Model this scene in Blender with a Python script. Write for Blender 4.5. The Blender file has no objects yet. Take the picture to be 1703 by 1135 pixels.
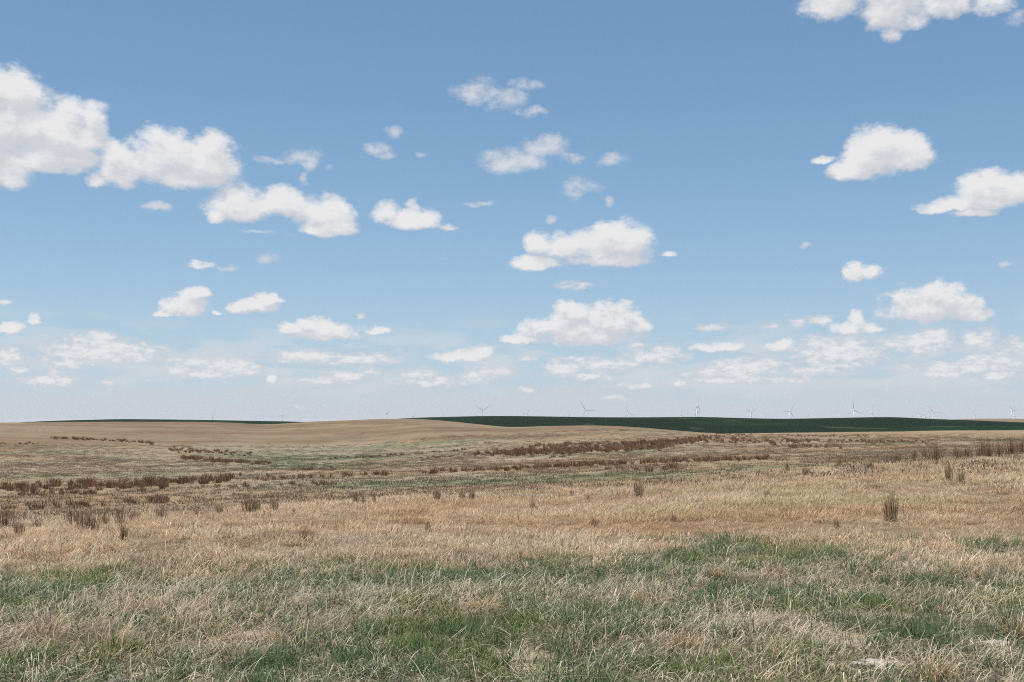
import bpy, math, random
import numpy as np

random.seed(7)
rng = np.random.RandomState(7)
C = bpy.context.scene.collection
SC = bpy.context.scene
R = math.radians

# ------------------------------------------------------------------ camera
F = 1892.0          # focal length in photo pixels (40 mm on a 36 mm wide frame)
CX, YH = 851.5, 706.0   # vertical axis and eye level in the photo
EYE = 1.6
cam = bpy.data.cameras.new('camera')
cam.lens = 40.0
cam.sensor_width = 36.0
cam.shift_y = (YH - 567.5) / 1703.0
cam.clip_start = 0.1
cam.clip_end = 60000
co = bpy.data.objects.new('camera', cam)
co.location = (0, 0, EYE)
co.rotation_euler = (R(90), 0, 0)
C.objects.link(co)
SC.camera = co

# ------------------------------------------------------------------ light
SUN_EL, SUN_AZ = 59.0, -72.0     # degrees; azimuth clockwise from the view direction
sun = bpy.data.lights.new('sun', 'SUN')
sun.energy = 5.0
sun.angle = R(0.5)
sun.color = (1.0, 0.955, 0.89)
so = bpy.data.objects.new('sun', sun)
so.rotation_euler = (R(90 - SUN_EL), 0, R(180 - SUN_AZ))
C.objects.link(so)
SC.view_settings.view_transform = 'Standard'
SC.view_settings.look = 'None'
SC.view_settings.gamma = 1.0
SC.view_settings.use_curve_mapping = False
SC.view_settings.exposure = 0.35
SC.cycles.use_denoising = False
SC.cycles.filter_width = 1.05
SC.cycles.max_bounces = 5
SC.cycles.diffuse_bounces = 3
SC.cycles.transmission_bounces = 4
SC.cycles.use_adaptive_sampling = True
SC.cycles.adaptive_threshold = 0.004

SKY_STRENGTH = 0.092


def px_dir(x, y):
    """bearing and elevation (radians) of a photo point"""
    u, v = (x - CX) / F, (YH - y) / F
    return math.atan2(u, 1.0), math.atan2(v, math.sqrt(1 + u * u))


# cloud lobes: centre x, y, half width, half height, thinness (0 = solid)
CUMULUS = [
    (20, 155, 62, 42, 0), (-12, 140, 50, 36, 0), (115, 190, 40, 34, .05), (20, 190, 95, 72, 0), (-35, 225, 110, 100, 0), (95, 212, 80, 50, 0), (150, 215, 42, 50, .1), (20, 296, 32, 26, .2), (120, 250, 65, 40, .1),
    (185, 255, 32, 28, .05), (290, 252, 62, 38, 0), (70, 255, 72, 34, 0), (345, 265, 60, 52, 0), (265, 262, 70, 52, 0), (205, 275, 60, 40, .1), (300, 292, 85, 26, 0), (160, 290, 30, 26, .45),
    (400, 335, 66, 34, 0), (470, 338, 60, 28, 0), (540, 350, 58, 32, 0), (552, 374, 52, 20, 0), (520, 380, 24, 12, 0), (360, 350, 24, 24, .35),
    (685, 362, 58, 22, .12), (640, 350, 36, 22, .25), (688, 342, 22, 18, .5), (745, 373, 28, 12, .45),
    (1380, -8, 62, 42, 0), (1490, 5, 72, 46, .05), (1482, 45, 24, 28, .3), (1570, -5, 62, 36, .2), (1655, 0, 52, 32, .3), (1500, -60, 190, 60, 0),
    (1455, 252, 72, 46, 0), (1505, 252, 55, 36, 0), (1430, 278, 62, 22, 0), (1366, 263, 26, 9, .3),
    (1645, 315, 72, 36, 0), (1580, 337, 62, 17, .1), (1695, 312, 40, 30, 0), (1620, 352, 52, 10, .2),
    (1030, 396, 62, 36, 0), (960, 412, 75, 26, 0), (893, 436, 46, 15, 0), (898, 404, 34, 20, .2), (1005, 428, 85, 18, 0), (1112, 420, 18, 7, .5),
    (1435, 452, 38, 18, .1), (1545, 505, 92, 37, 0), (1572, 490, 48, 26, 0), (1612, 516, 38, 22, 0), (1425, 546, 56, 13, .1), (1425, 528, 16, 18, .15), (1650, 300, 30, 26, 0),
    (960, 548, 112, 30, 0), (1010, 530, 68, 34, 0), (948, 522, 44, 26, 0), (868, 563, 44, 11, .1), (1060, 540, 30, 14, 0),
    (308, 505, 46, 24, 0), (327, 487, 27, 14, 0), (285, 520, 32, 10, .1), (425, 508, 48, 15, 0), (447, 496, 27, 12, 0), (362, 520, 16, 5, .3),
    (540, 550, 76, 17, 0), (530, 541, 45, 15, 0), (488, 547, 27, 12, .2), (633, 549, 22, 9, .15),
    (765, 592, 62, 12, .15), (800, 584, 23, 16, .15), (20, 545, 36, 14, .25), (57, 530, 20, 14, .35), (1196, 577, 52, 11, .12), (1302, 574, 32, 14, .2),
    (335, 441, 34, 9, .25), (452, 631, 14, 8, .3),
]
WISPS = [
    (797, 152, 44, 20, .25), (842, 166, 45, 20, .32), (882, 188, 36, 9, .35), (872, 140, 36, 14, .62),
    (850, 270, 60, 20, .2), (908, 245, 45, 24, .28), (948, 263, 30, 10, .45), (955, 310, 30, 20, .42), (985, 308, 30, 14, .6), (1012, 266, 32, 14, .6),
    (800, 338, 36, 7, .55), (1017, 335, 14, 10, .65), (920, 364, 11, 8, .65), (262, 344, 25, 8, .38),
    (500, 262, 42, 16, .42), (515, 268, 18, 18, .4), (450, 267, 30, 8, .45), (510, 296, 12, 12, .5), (545, 275, 12, 7, .6),
    (628, 248, 26, 16, .42), (650, 222, 16, 14, .5), (640, 258, 22, 8, .45), (705, 257, 16, 7, .6), (430, 388, 60, 5, .65), (1690, 28, 22, 15, .55), (1555, 122, 22, 10, .7), (1430, 72, 32, 12, .7),
    (375, 447, 22, 6, .5), (442, 428, 27, 10, .48), (955, 474, 30, 7, .66), (1335, 407, 11, 5, .55), (1400, 410, 9, 9, .75), (1664, 440, 16, 7, .62), (1560, 462, 16, 6, .6), (6, 505, 12, 6, .5), (163, 443, 8, 8, .72),
    (160, 585, 95, 16, .25), (163, 565, 42, 12, .22), (238, 585, 38, 14, .4), (120, 606, 52, 9, .4), (345, 610, 70, 20, .45), (398, 612, 34, 13, .28), (298, 618, 24, 7, .3), (330, 625, 40, 5, .4),
    (75, 634, 44, 8, .3), (8, 592, 24, 14, .3), (33, 615, 20, 8, .45), (90, 625, 14, 10, .5), (187, 637, 16, 6, .6),
    (510, 592, 52, 10, .3), (606, 598, 54, 9, .28), (540, 600, 90, 7, .5), (545, 633, 60, 7, .45), (580, 628, 32, 9, .4), (565, 620, 40, 5, .5), (620, 620, 22, 5, .45), (600, 525, 8, 6, .5),
    (695, 622, 32, 10, .42), (725, 636, 60, 7, .4), (815, 620, 36, 12, .42), (790, 628, 32, 10, .5), (878, 596, 14, 7, .45), (937, 612, 30, 13, .2), (1000, 606, 72, 13, .5), (985, 627, 34, 7, .4),
    (1085, 594, 50, 10, .38), (1108, 585, 24, 10, .35), (1060, 580, 16, 12, .55), (1185, 545, 30, 6, .5), (1283, 542, 14, 5, .45), (1328, 536, 12, 6, .5), (1367, 532, 18, 8, .35),
    (1395, 588, 72, 24, .28), (1360, 575, 30, 18, .35), (1242, 610, 62, 14, .26), (1200, 622, 58, 9, .35), (1215, 632, 90, 7, .5), (1345, 618, 62, 11, .45), (1300, 632, 50, 6, .5),
    (1530, 570, 56, 14, .22), (1555, 560, 26, 11, .25), (1625, 565, 32, 18, .4), (1600, 612, 90, 12, .35), (1650, 600, 46, 14, .3), (1690, 578, 26, 18, .5), (1570, 622, 60, 7, .35), (1662, 625, 30, 7, .3),
    (1020, 663, 18, 5, .5), (875, 650, 18, 5, .55), (500, 677, 14, 5, .6), (1130, 638, 16, 5, .5), (1060, 642, 60, 5, .55), (1145, 625, 20, 5, .6), (945, 596, 14, 4, .5),
]


def build_world():
    w = bpy.data.worlds.new('World')
    SC.world = w
    w.use_nodes = True
    nt = w.node_tree
    nt.nodes.clear()
    N = lambda t, tree=nt: tree.nodes.new(t)

    def math_(tree, op, a, b=None, c=None, clamp=False):
        n = tree.nodes.new('ShaderNodeMath')
        n.operation = op
        n.use_clamp = clamp
        for i, v in enumerate((a, b, c)):
            if v is None:
                continue
            if isinstance(v, (int, float)):
                n.inputs[i].default_value = v
            else:
                tree.links.new(v, n.inputs[i])
        return n.outputs[0]

    def vmath(tree, op, a, b=None, c=None):
        n = tree.nodes.new('ShaderNodeVectorMath')
        n.operation = op
        for i, v in enumerate((a, b, c)):
            if v is None:
                continue
            if isinstance(v, tuple):
                n.inputs[i].default_value = v
            else:
                tree.links.new(v, n.inputs[i])
        return n.outputs['Value'] if op in ('LENGTH', 'DOT_PRODUCT') else n.outputs[0]

    def field_group(name, lobes, warp, wscale, flat=False):
        """field: 1 inside a lobe's middle, 0 at its edge, negative outside; input = (azimuth, elevation, 1)"""
        g = bpy.data.node_groups.new(name, 'ShaderNodeTree')
        g.interface.new_socket('P', in_out='INPUT', socket_type='NodeSocketVector')
        g.interface.new_socket('Field', in_out='OUTPUT', socket_type='NodeSocketFloat')
        gi, go = g.nodes.new('NodeGroupInput'), g.nodes.new('NodeGroupOutput')
        no = g.nodes.new('ShaderNodeTexNoise')
        no.noise_dimensions = '2D'
        no.inputs['Scale'].default_value = wscale
        no.inputs['Detail'].default_value = 4
        no.inputs['Roughness'].default_value = .6
        st = vmath(g, 'MULTIPLY', gi.outputs[0], (1, 1.35, 0))
        g.links.new(st, no.inputs['Vector'])
        d = vmath(g, 'SUBTRACT', no.outputs['Color'], (.5, .5, .5))
        d = vmath(g, 'MULTIPLY', d, (warp, warp * .7, 0))
        p = vmath(g, 'ADD', gi.outputs[0], d)
        acc = None
        for (x, y, rx, ry, t) in lobes:
            az, el = px_dir(x, y)
            k = math.cos(az)
            if flat:
                y, ry = y + .31 * ry, ry * 1.31
                az, el = px_dir(x, y)
            rx2, ry2 = rx / F * k * k, ry / F * k
            q = vmath(g, 'MULTIPLY_ADD', p, (1 / rx2, 1 / ry2, 0), (-az / rx2, -el / ry2, math.sqrt(t)))
            if flat:                                  # steeper below than above: a level base
                q = vmath(g, 'MAXIMUM', q, vmath(g, 'MULTIPLY', q, (-1, -1.9, 1)))
            l = vmath(g, 'DOT_PRODUCT', q, q)
            if acc is None:
                acc = l
            else:
                n = g.nodes.new('ShaderNodeMath')
                n.operation = 'SMOOTH_MIN'
                n.inputs[2].default_value = .25
                g.links.new(acc, n.inputs[0])
                g.links.new(l, n.inputs[1])
                acc = n.outputs[0]
        f = math_(g, 'SUBTRACT', 1.0, acc)
        f = math_(g, 'MAXIMUM', f, -3.0)
        g.links.new(f, go.inputs[0])
        return g

    tc = N('ShaderNodeTexCoord')
    sep = N('ShaderNodeSeparateXYZ')
    nrm = vmath(nt, 'NORMALIZE', tc.outputs['Generated'])
    nt.links.new(nrm, sep.inputs[0])
    az = math_(nt, 'ARCTAN2', sep.outputs[0], sep.outputs[1])
    el = math_(nt, 'ARCSINE', sep.outputs[2])
    comb = N('ShaderNodeCombineXYZ')
    nt.links.new(az, comb.inputs[0])
    nt.links.new(el, comb.inputs[1])
    P = comb.outputs[0]

    def noise(vec, scale, detail, rough, stretch=1.6, lac=2.0):
        n = N('ShaderNodeTexNoise')
        n.noise_dimensions = '2D'
        n.inputs['Scale'].default_value = scale
        n.inputs['Detail'].default_value = detail
        n.inputs['Roughness'].default_value = rough
        n.inputs['Lacunarity'].default_value = lac
        nt.links.new(vmath(nt, 'MULTIPLY', vec, (1, stretch, 1)), n.inputs['Vector'])
        return n.outputs['Fac']

    def grp(g, vec):
        n = N('ShaderNodeGroup')
        n.node_tree = g
        nt.links.new(vec, n.inputs[0])
        return n.outputs[0]

    def smooth(v, lo, hi):
        n = N('ShaderNodeMapRange')
        n.interpolation_type = 'SMOOTHSTEP'
        nt.links.new(v, n.inputs['Value'])
        n.inputs['From Min'].default_value = lo
        n.inputs['From Max'].default_value = hi
        return n.outputs['Result']

    sun_a = (-.35, .94)

    def heap(name, lobes, warp, wscale, nscale, amp, step):
        """solid cloud: cover and light (the mass a little further towards the sun shades this point)"""
        g = field_group(name, lobes, warp, wscale, True)
        ms = []
        for vec, det in ((P, 8), (vmath(nt, 'ADD', P, (sun_a[0] * step, sun_a[1] * step, 0)), 5)):
            nn = noise(vec, nscale, det, .655)
            ms.append(math_(nt, 'MULTIPLY_ADD', math_(nt, 'SUBTRACT', nn, .5), amp, grp(g, vec)))
        lt = math_(nt, 'SUBTRACT', math_(nt, 'MINIMUM', ms[0], 1.4), math_(nt, 'MINIMUM', ms[1], 1.4))
        return smooth(ms[0], -.14, .70), smooth(lt, -.36, .62)

    big = [l for l in CUMULUS if l[1] < 440]
    small = [l for l in CUMULUS if l[1] >= 440]
    c1, lit1 = heap('cumulus_field', big, .016, 26, 28, 1.9, .013)
    c2, lit2 = heap('far_cumulus_field', small, .0115, 50, 54, 2.0, .008)

    def veil(name, lobes, warp, wscale, nscale, stretch, amp, hi):
        g = field_group(name, lobes, warp, wscale)
        nn = noise(P, nscale, 8, .66, stretch)
        m_ = math_(nt, 'MULTIPLY_ADD', math_(nt, 'SUBTRACT', nn, .5), amp, grp(g, P))
        return smooth(m_, -.55, hi), m_

    v3, m3 = veil('wisp_field', [l for l in WISPS if l[1] < 470 and l[4] < .69], .020, 32, 38, 1.7, 2.7, 1.25)
    c3 = math_(nt, 'MULTIPLY', v3, .85)
    v5, m5 = veil('low_cloud_field', [(x, y, rx * 1.45, ry * 1.4, t * .9) for x, y, rx, ry, t in WISPS if y >= 470], .008, 55, 74, 2.4, 2.5, .80)
    c5 = math_(nt, 'MULTIPLY', v5, .93)
    vl = math_(nt, 'MAXIMUM', math_(nt, 'MULTIPLY', v3, .62), math_(nt, 'MULTIPLY', smooth(m5, .0, 1.0), smooth(v5, 0, .3)))
    c3 = math_(nt, 'MAXIMUM', c3, c5)
    lit = math_(nt, 'MAXIMUM', math_(nt, 'MULTIPLY', lit1, smooth(c1, 0, .3)), math_(nt, 'MULTIPLY', lit2, smooth(c2, 0, .3)))
    lit = math_(nt, 'MAXIMUM', lit, math_(nt, 'MULTIPLY', vl, math_(nt, 'SUBTRACT', 1.0, math_(nt, 'MAXIMUM', c1, c2))))
    c1 = math_(nt, 'MAXIMUM', c1, c2)
    # the same kind of sky goes on outside the frame
    off = smooth(math_(nt, 'ABSOLUTE', az), .50, .62)
    up = smooth(el, .40, .50)
    out = math_(nt, 'MAXIMUM', off, up)
    n4 = noise(nrm, 5, 9, .58, 1.0)
    n4.node.noise_dimensions = '3D'
    c4 = math_(nt, 'MULTIPLY', math_(nt, 'MULTIPLY', smooth(n4, .56, .66), out), smooth(el, 0, .05))
    cov = math_(nt, 'MAXIMUM', c1, math_(nt, 'MAXIMUM', c3, c4))
    # low pale bank along the horizon
    bandn = noise(P, 9, 5, .55, 9)
    bel = math_(nt, 'MULTIPLY_ADD', math_(nt, 'SUBTRACT', bandn, .5), .05, el)
    n = N('ShaderNodeMapRange')
    n.interpolation_type = 'SMOOTHSTEP'
    nt.links.new(bel, n.inputs['Value'])
    n.inputs['From Min'].default_value = .016
    n.inputs['From Max'].default_value = .042
    n.inputs['To Min'].default_value = .85
    n.inputs['To Max'].default_value = 0
    band = n.outputs['Result']

    sky = N('ShaderNodeTexSky')
    sky.sky_type = 'NISHITA'
    sky.sun_disc = False
    sky.sun_elevation = R(SUN_EL)
    sky.sun_rotation = R(SUN_AZ)
    sky.altitude = 1300
    sky.air_density = 1.0
    sky.dust_density = 1.0
    sky.ozone_density = 2.2
    K = 1.071 / SKY_STRENGTH

    def mix(fac, a, b):
        m = N('ShaderNodeMix')
        m.data_type = 'RGBA'
        for sock, v in ((m.inputs['Factor'], fac), (m.inputs['A'], a), (m.inputs['B'], b)):
            if isinstance(v, tuple):
                sock.default_value = (*v, 1)
            else:
                nt.links.new(v, sock)
        return m.outputs['Result']

    # thin overlapping cloud low down, between the separate clouds
    thin = noise(P, 11, 7, .62, 4.2)
    wv = math_(nt, 'MULTIPLY', smooth(el, .015, .04), math_(nt, 'SUBTRACT', 1.0, smooth(el, .055, .105)))
    thin = math_(nt, 'MULTIPLY', math_(nt, 'MULTIPLY', smooth(thin, .42, .66), wv), .62)
    col = sky.outputs[0]
    air = N('ShaderNodeMapRange')              # thicker air low in the sky
    air.interpolation_type = 'SMOOTHSTEP'
    nt.links.new(el, air.inputs['Value'])
    air.inputs['From Min'].default_value, air.inputs['From Max'].default_value = .30, .75
    air.inputs['To Min'].default_value, air.inputs['To Max'].default_value = .88, 0
    rmp = N('ShaderNodeValToRGB')
    nt.links.new(math_(nt, 'MULTIPLY', el, 2.0, clamp=True), rmp.inputs['Fac'])
    cr = rmp.color_ramp
    keys = [(0, (.405, .455, .50)), (.06, (.375, .46, .525)), (.155, (.305, .43, .535)), (.27, (.24, .372, .515)), (.42, (.17, .305, .465)), (.56, (.138, .258, .425)), (.70, (.120, .230, .392)), (1, (.095, .195, .355))]
    while len(cr.elements) < len(keys):
        cr.elements.new(.5)
    for e_, (p_, c_) in zip(cr.elements, keys):
        e_.position, e_.color = p_, (*c_, 1)
    sc_ = N('ShaderNodeVectorMath')
    sc_.operation = 'SCALE'
    nt.links.new(rmp.outputs['Color'], sc_.inputs[0])
    sc_.inputs['Scale'].default_value = K
    col = mix(air.outputs['Result'], col, sc_.outputs[0])
    col = mix(band, col, (.425 * K, .455 * K, .495 * K))
    col = mix(thin, col, (.50 * K, .515 * K, .535 * K))
    ccol = mix(lit, (.455 * K, .468 * K, .505 * K), (.60 * K, .60 * K, .605 * K))
    col = mix(cov, col, ccol)
    bg = N('ShaderNodeBackground')
    bg.inputs['Strength'].default_value = SKY_STRENGTH
    nt.links.new(col, bg.inputs['Color'])
    o = N('ShaderNodeOutputWorld')
    nt.links.new(bg.outputs[0], o.inputs['Surface'])
    w.cycles.sampling_method = 'MANUAL'
    w.cycles.sample_map_resolution = 512


build_world()


# ------------------------------------------------------------------ helpers
def tag(o, label, cat, group=None, kind=None):
    o['label'] = label
    if cat:
        o['category'] = cat
    if group:
        o['group'] = group
    if kind:
        o['kind'] = kind
    return o


_tab = rng.rand(512, 512)


def vnoise(x, y):
    xi, yi = np.floor(x).astype(np.int64), np.floor(y).astype(np.int64)
    fx, fy = x - xi, y - yi
    fx, fy = fx * fx * (3 - 2 * fx), fy * fy * (3 - 2 * fy)
    a = _tab[xi % 512, yi % 512]
    b = _tab[(xi + 1) % 512, yi % 512]
    c = _tab[xi % 512, (yi + 1) % 512]
    d = _tab[(xi + 1) % 512, (yi + 1) % 512]
    return (a * (1 - fx) + b * fx) * (1 - fy) + (c * (1 - fx) + d * fx) * fy


def fbm(x, y, scale, octv=4, rough=.55, seed=0):
    """0..1 noise; scale = size in metres of the largest patches"""
    x, y = np.asarray(x, float) / scale + seed * 17.3, np.asarray(y, float) / scale + seed * 9.1
    s = t = 0
    a = 1.0
    for i in range(octv):
        s = s + a * vnoise(x, y)
        t += a
        a *= rough
        x, y = x * 2.03 + 11.7, y * 2.03 + 5.3
    return s / t


def sstep(lo, hi, v):
    t = np.clip((v - lo) / (hi - lo), 0, 1)
    return t * t * (3 - 2 * t)


# ------------------------------------------------------------------ the lie of the land
# sight lines over the land: for bearings (photo x) the distance and the sight height (photo y) of each rise and dip
XS = np.arange(-900, 2605, 5.0)


def curve(pts, sig=4):
    xs, vs = zip(*pts)
    v = np.interp(XS, xs, vs)
    k = np.exp(-.5 * (np.arange(-3 * sig, 3 * sig + 1) / sig) ** 2)
    return np.convolve(np.pad(v, 3 * sig, mode='edge'), k / k.sum(), 'valid')


LINES = []


def line(dist, sight, sig=4):
    LINES.append((curve(dist if isinstance(dist, list) else [(0, dist)], 10), curve(sight, sig)))


def flat(D, z):
    LINES.append((np.full_like(XS, D), np.full_like(XS, YH + (EYE - z) * F / D)))


flat(.5, 0)
flat(6.0, 0)
line(14, [(0, 930), (850, 927), (1703, 920)], 20)
line([(0, 24), (400, 28), (800, 32), (1060, 35), (1300, 41), (1700, 52)],
     [(0, 880), (200, 868), (400, 855), (600, 842), (800, 832), (1060, 825), (1200, 810), (1300, 797), (1450, 782), (1700, 764)], 20)
line([(0, 66), (800, 70), (1300, 72), (1700, 85)],
     [(0, 842), (250, 836), (400, 830), (800, 811), (1060, 797), (1300, 778), (1500, 766), (1700, 755)], 20)
line([(0, 96), (400, 100), (700, 110), (1250, 110), (1700, 120)],
     [(0, 812), (200, 806), (400, 797), (560, 792), (700, 787), (900, 778), (1100, 769), (1250, 765), (1500, 757), (1700, 749)], 14)
line([(0, 180), (600, 175), (1100, 150), (1700, 150)],
     [(0, 768), (300, 767), (600, 768), (900, 763), (1100, 756), (1400, 750), (1700, 742)], 20)
line([(0, 260), (600, 265), (800, 215), (1160, 205), (1700, 220)],
     [(0, 735), (300, 742), (600, 744), (720, 742), (800, 745), (1000, 738), (1200, 730), (1450, 731), (1700, 729)], 14)
D_CREST = [(0, 430), (420, 420), (560, 400), (800, 380), (900, 345), (1100, 320), (1190, 310), (1700, 310)]
CREST = [(-300, 704), (0, 703.2), (100, 702.3), (200, 701.8), (330, 702), (380, 703), (430, 706.2), (460, 705.6), (520, 701.3), (560, 700), (600, 698.2), (650, 696.6),
         (690, 697), (730, 699.5), (770, 703.2), (815, 708), (840, 711), (880, 710.2), (920, 708.6), (1000, 708), (1040, 709.6), (1090, 713.5), (1150, 719), (1190, 722), (1250, 720.6), (1400, 719),
         (1500, 718), (1560, 716.3), (1703, 715.6), (2300, 715)]
line(D_CREST, CREST, 3)
line([(0, 520), (1700, 420)], [(0, 709), (560, 712), (840, 716), (1000, 715), (1190, 718), (1700, 713)], 20)
GREEN = [(-300, 704), (20, 704), (50, 701.6), (100, 699.8), (200, 697.3), (300, 698.2), (350, 699), (500, 701.6), (530, 703.5), (600, 703), (640, 697.6), (700, 694.8), (800, 692.4), (860, 692.4), (1000, 694.6),
         (1080, 694.6), (1160, 693.6), (1250, 696.2), (1300, 697.2), (1400, 695.4), (1470, 694.0), (1500, 694.4), (1540, 697), (1600, 698.8), (1703, 703), (1850, 707), (2300, 708)]
line(800, GREEN, 4)
line(1050, [(0, 714), (1700, 714)])
line(1700, [(0, 713), (1500, 712), (1560, 700), (1590, 697.2), (1640, 696.4), (1700, 697), (1900, 699), (2200, 708)], 4)
flat(2700, -20)
flat(22000, -20)

LD = np.array([np.log(l[0]) for l in LINES])                         # lines x bearings
LZ = np.array([EYE - (l[1] - YH) / F * l[0] for l in LINES])
LOGD = np.concatenate([np.linspace(math.log(.5), math.log(6), 14)[:-1], np.linspace(math.log(6), math.log(700), 420)[:-1],
                       np.linspace(math.log(700), math.log(3000), 70)[:-1], np.linspace(math.log(3000), math.log(22000), 24)])


def pchip_table():
    h = np.diff(LD, axis=0)
    s = np.diff(LZ, axis=0) / h
    m = np.zeros_like(LZ)
    w1, w2 = 2 * h[1:] + h[:-1], h[1:] + 2 * h[:-1]
    same = s[1:] * s[:-1] > 0
    with np.errstate(divide='ignore', invalid='ignore'):
        hm = (w1 + w2) / (w1 / s[:-1] + w2 / s[1:])
    m[1:-1] = np.where(same, hm, 0)
    T = np.zeros((len(LOGD), len(XS)))
    for j in range(len(XS)):
        k = np.clip(np.searchsorted(LD[:, j], LOGD, side='right') - 1, 0, len(LD) - 2)
        hh = h[k, j]
        t = (LOGD - LD[k, j]) / hh
        T[:, j] = ((1 + 2 * t) * (1 - t) ** 2 * LZ[k, j] + t * (1 - t) ** 2 * hh * m[k, j]
                   + t * t * (3 - 2 * t) * LZ[k + 1, j] + t * t * (t - 1) * hh * m[k + 1, j])
    return T


TAB = pchip_table()


def bearing(X, Y):
    """photo x of the bearing and the depth used in the tables"""
    X, Y = np.asarray(X, float), np.asarray(Y, float)
    r = np.hypot(X, Y)
    a = np.clip(np.arctan2(X, Y), -R(40), R(40))
    return CX + F * np.tan(a), np.maximum(r * np.cos(a), .5)


def height(X, Y):
    x, D = bearing(X, Y)
    fx = np.clip((x - XS[0]) / 5.0, 0, len(XS) - 1.001)
    fd = np.clip(np.interp(np.log(D), LOGD, np.arange(len(LOGD))), 0, len(LOGD) - 1.001)
    i, j = fd.astype(int), fx.astype(int)
    a, b = fd - i, fx - j
    z = (TAB[i, j] * (1 - b) + TAB[i, j + 1] * b) * (1 - a) + (TAB[i + 1, j] * (1 - b) + TAB[i + 1, j + 1] * b) * a
    fade = 1 - sstep(250, 500, D)
    z = z + fade * ((fbm(X, Y, 2.2, 3, seed=1) - .5) * .10 + (fbm(X, Y, 9, 2, seed=2) - .5) * .22 * sstep(8, 25, D))
    return z


def ground_at(x, y, dmin=4.0, dmax=3000):
    """where the sight line through photo point x, y first meets the land"""
    D = np.exp(np.linspace(math.log(dmin), math.log(dmax), 2500))
    X = (x - CX) / F * D
    py = YH + (EYE - height(X, D)) / D * F
    k = np.nonzero(py <= y)[0]
    k = k[0] if len(k) else int(np.argmin(py))
    return X[k], D[k], float(height(X[k], D[k]))


# ------------------------------------------------------------------ materials
def new_mat(name):
    m = bpy.data.materials.new(name)
    m.use_nodes = True
    nt = m.node_tree
    b = nt.nodes['Principled BSDF']
    b.inputs['Roughness'].default_value = .85
    b.inputs['Specular IOR Level'].default_value = .2
    return m, nt, b


def simple_mat(name, col, rough=.7, var=.12, scale=3.0):
    m, nt, b = new_mat(name)
    b.inputs['Roughness'].default_value = rough
    n = nt.nodes.new('ShaderNodeTexNoise')
    n.inputs['Scale'].default_value = scale
    n.inputs['Detail'].default_value = 5
    tc = nt.nodes.new('ShaderNodeTexCoord')
    nt.links.new(tc.outputs['Object'], n.inputs['Vector'])
    r = nt.nodes.new('ShaderNodeValToRGB')
    r.color_ramp.elements[0].color = tuple(c * (1 - var) for c in col) + (1,)
    r.color_ramp.elements[1].color = tuple(min(1, c * (1 + var)) for c in col) + (1,)
    r.color_ramp.elements[0].position, r.color_ramp.elements[1].position = .3, .7
    nt.links.new(n.outputs['Fac'], r.inputs['Fac'])
    nt.links.new(r.outputs['Color'], b.inputs['Base Color'])
    return m


def land_mat(name, fine, fine_amp, mid, mid_amp, bump):
    """vertex reflectance broken up by two sizes of noise, with a matching relief"""
    m, nt, b = new_mat(name)
    b.inputs['Roughness'].default_value = .95
    b.inputs['Specular IOR Level'].default_value = .05
    at = nt.nodes.new('ShaderNodeAttribute')
    at.attribute_name = 'cover'
    tc = nt.nodes.new('ShaderNodeTexCoord')
    fac = None
    for sc, amp in ((fine, fine_amp), (mid, mid_amp), (mid * .14, mid_amp * .7)):
        n = nt.nodes.new('ShaderNodeTexNoise')
        n.inputs['Scale'].default_value = sc
        n.inputs['Detail'].default_value = 6
        n.inputs['Roughness'].default_value = .68
        nt.links.new(tc.outputs['Object'], n.inputs['Vector'])
        mr = nt.nodes.new('ShaderNodeMapRange')
        mr.inputs['From Min'].default_value, mr.inputs['From Max'].default_value = .3, .7
        mr.inputs['To Min'].default_value, mr.inputs['To Max'].default_value = 1 - amp, 1 + amp
        nt.links.new(n.outputs['Fac'], mr.inputs['Value'])
        if fac is None:
            fac = mr.outputs['Result']
            bp = nt.nodes.new('ShaderNodeBump')
            bp.inputs['Strength'].default_value = bump
            bp.inputs['Distance'].default_value = .05
            nt.links.new(n.outputs['Fac'], bp.inputs['Height'])
            nt.links.new(bp.outputs['Normal'], b.inputs['Normal'])
        else:
            q = nt.nodes.new('ShaderNodeMath')
            q.operation = 'MULTIPLY'
            nt.links.new(fac, q.inputs[0])
            nt.links.new(mr.outputs['Result'], q.inputs[1])
            fac = q.outputs[0]
    v = nt.nodes.new('ShaderNodeVectorMath')
    v.operation = 'SCALE'
    nt.links.new(at.outputs['Color'], v.inputs[0])
    nt.links.new(fac, v.inputs['Scale'])
    nt.links.new(v.outputs[0], b.inputs['Base Color'])
    return m


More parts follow.
